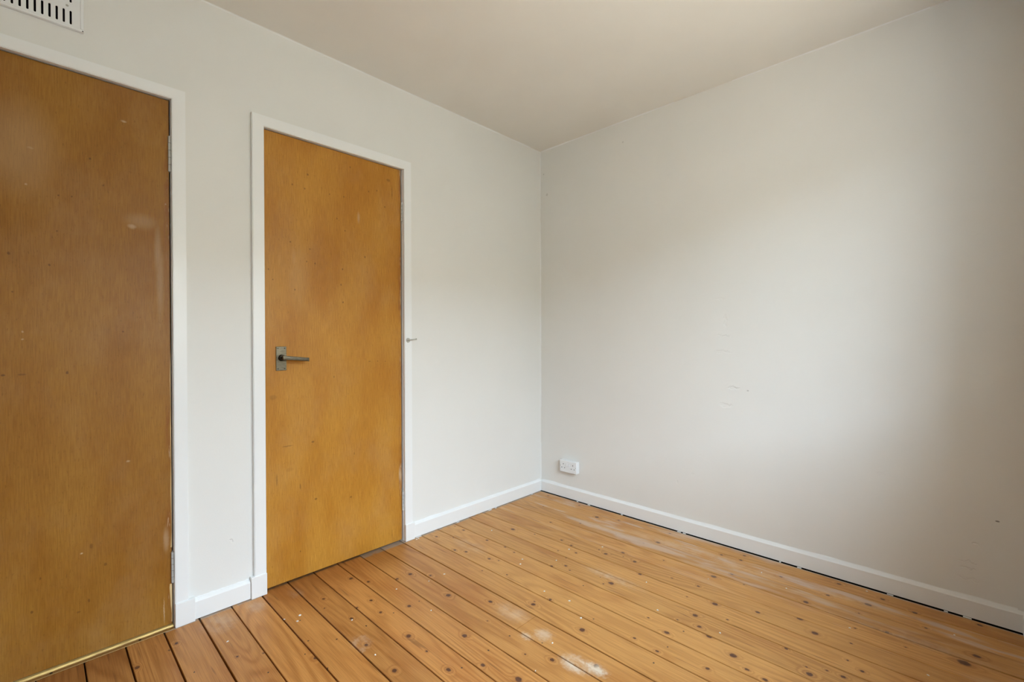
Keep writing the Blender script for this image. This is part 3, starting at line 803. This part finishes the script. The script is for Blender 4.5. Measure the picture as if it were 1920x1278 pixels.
box('vent_back', (vx0 + VB, -0.0003, vz0 + VB), (vx1 - VB, -0.0016, vz1 - VB), M['dark'], vent)
bm = bmesh.new()
cyl(bm, (-2.4195, -0.0128, 2.1815), (-2.4195, -0.0148, 2.1815), 0.0036, 0.0028, 10)
link('screw', bm2me(bm), M['hinge'], vent, (-2.4195, -0.013, 2.1815))
bm = bmesh.new()
cyl(bm, (vx1 - 0.003, -0.0150, vz0 + 0.002), (vx1 - 0.003, -0.0156, vz0 + 0.002), 0.0018, 0.0018, 8)
link('pin', bm2me(bm), M['hole'], vent, (vx1 - 0.003, -0.015, vz0 + 0.002))

# ------------------------------------------------------------------ double wall socket
sk = empty('wall_socket', (0, -0.264, 0.182))
tag(sk, 'white double wall socket in a surface box above the right skirting', 'socket')
ya, yb, za, zb = -0.1965, -0.3320, 0.1815, 0.2600
box('back_box', (-0.0003, ya - 0.001, za + 0.001), (-0.0280, yb + 0.001, zb - 0.001), M['plastic'], sk, bev=0.003, seg=2)
fp = box('face_plate', (-0.0282, ya, za), (-0.0365, yb, zb), M['plastic'], sk, bev=0.0028, seg=3)
fx = -0.0365
def fpos(fr, fz):
    return ya + (yb - ya) * fr, zb - (zb - za) * fz
for fr, fz, wy, wz in ((0.215, 0.31, 0.0042, 0.0085), (0.125, 0.62, 0.0065, 0.0045), (0.300, 0.62, 0.0065, 0.0045),
                       (0.795, 0.31, 0.0042, 0.0085), (0.705, 0.62, 0.0065, 0.0045), (0.880, 0.62, 0.0065, 0.0045)):
    y_, z_ = fpos(fr, fz)
    box('pin_hole', (fx - 0.0002, y_ - wy / 2, z_ - wz / 2), (fx + 0.004, y_ + wy / 2, z_ + wz / 2), M['hole'], fp)
for fr in (0.055, 0.958):
    y_, z_ = fpos(fr, 0.47)
    bm = bmesh.new()
    cyl(bm, (fx + 0.002, y_, z_), (fx - 0.0004, y_, z_), 0.0030, 0.0028, 12)
    link('screw', bm2me(bm), M['hinge'], fp, (fx, y_, z_))
for fr in (0.435, 0.575):
    y_, z_ = fpos(fr, 0.33)
    bm = bmesh.new()
    P = [(fx + 0.001, z_ - 0.0105), (fx - 0.0042, z_ - 0.0095), (fx - 0.0008, z_ + 0.0095), (fx + 0.001, z_ + 0.0105)]
    A = [bm.verts.new((a, y_ - 0.0066, b)) for a, b in P]
    B = [bm.verts.new((a, y_ + 0.0066, b)) for a, b in P]
    bm.faces.new(A); bm.faces.new(B[::-1])
    for k in range(4):
        bm.faces.new((A[k], B[k], B[(k + 1) % 4], A[(k + 1) % 4]))
    link('rocker_switch', bm2me(bm), M['switch'], sk, (fx, y_, z_))

# ------------------------------------------------------------------ caulk beads in the angles
def bead(name, a, b, axes, r, broken, seed):
    rr = random.Random(seed)
    bm = bmesh.new()
    a, b = Vector(a), Vector(b)
    n = 46
    u, v = Vector(axes[0]), Vector(axes[1])
    prev = None
    for k in range(n + 1):
        p = a.lerp(b, k / n)
        w = r * (0.65 + 0.7 * abs(mnoise.noise(Vector((k * 0.31, seed * 3.7, 0)))) * 1.6)
        if broken and mnoise.noise(Vector((k * 0.17, seed * 9.1, 4))) > broken:
            prev = None
            continue
        ring = [bm.verts.new(p + u * 0.0002 + v * 0.0002), bm.verts.new(p + u * w + v * 0.0003), bm.verts.new(p + u * w * 0.42 + v * w * 0.42), bm.verts.new(p + u * 0.0003 + v * w)]
        if prev:
            for j in range(4):
                bm.faces.new((prev[j], prev[(j + 1) % 4], ring[(j + 1) % 4], ring[j]))
        prev = ring
    return link(name, bm2me(bm), M['caulk'], None, a, 'structure')
bead('trim_3', (-2.75, 0, H), (-0.11, 0, H), ((0, -1, 0), (0, 0, -1)), 0.0052, 0.22, 1)
bead('trim_4', (0, -0.01, H), (0, -2.05, H), ((-1, 0, 0), (0, 0, -1)), 0.0048, 0.16, 2)
bead('trim_5', (0, 0, 0.085), (0, 0, H - 0.003), ((-1, 0, 0), (0, -1, 0)), 0.0045, 0.30, 3)  # pale corner bead added to draw the doors wall's bright edge

bead('trim_6', (0, -0.02, 0.0772), (0, -2.292, 0.0772), ((-1, 0, 0), (0, 0, 1)), 0.0062, 0.0, 7)
bead('trim_7', (-1.082, 0, 0.0802), (-0.02, 0, 0.0802), ((0, -1, 0), (0, 0, 1)), 0.0045, 0.0, 9)
bead('trim_8', (-2.079, 0, 0.0787), (-1.886, 0, 0.0787), ((0, -1, 0), (0, 0, 1)), 0.0040, 0.0, 12)

rb_ = random.Random(21)
bm = bmesh.new()
for y_ in (-0.33, -0.42, -0.66, -1.02, -1.05, -1.52, -1.60, -1.93, -2.10, -2.16):
    w_ = rb_.uniform(0.004, 0.012)
    add_box(bm, (-0.0150, y_ - w_, 0.0002), (-0.0232, y_ + w_, rb_.uniform(0.0014, 0.0028)), 0.0006)
for x_ in (-1.060, -1.045, -0.78, -0.52, -0.47, -0.12):
    w_ = rb_.uniform(0.006, 0.014)
    add_box(bm, (x_ - w_, -0.0150, 0.0002), (x_ + w_, -0.0225, rb_.uniform(0.0014, 0.0026)), 0.0006)
link('filler_crumb', bm2me(bm), M['caulk'], floor, (0, 0, 0))['kind'] = 'stuff'

# ------------------------------------------------------------------ dried paint flecks on the boards
rf = random.Random(8)
bm = bmesh.new()
for (fx_, fy_) in FLECKS:
    r_ = rf.uniform(0.0030, 0.0058)
    el = rf.uniform(0.5, 1.0)
    a0 = rf.uniform(0, 3.1)
    n_ = 7
    top = []
    bot = []
    for k in range(n_):
        t_ = 2 * math.pi * k / n_
        q = r_ * rf.uniform(0.6, 1.3)
        lx, ly = q * math.cos(t_), q * el * math.sin(t_)
        X = fx_ + lx * math.cos(a0) - ly * math.sin(a0)
        Y = fy_ + lx * math.sin(a0) + ly * math.cos(a0)
        bot.append(bm.verts.new((X, Y, 0.0001)))
        top.append(bm.verts.new((fx_ + (X - fx_) * 0.7, fy_ + (Y - fy_) * 0.7, 0.0016)))
    bm.faces.new(top)
    bm.faces.new(bot[::-1])
    for k in range(n_):
        bm.faces.new((bot[k], bot[(k + 1) % n_], top[(k + 1) % n_], top[k]))
fo = link('paint_fleck', bm2me(bm), M['fleck'], floor, (-1.2, -0.9, 0))
fo['kind'] = 'stuff'
fo['label'] = 'scattered flecks of dried white paint'

for o in bpy.data.objects:
    if '_w' in o:
        del o['_w']
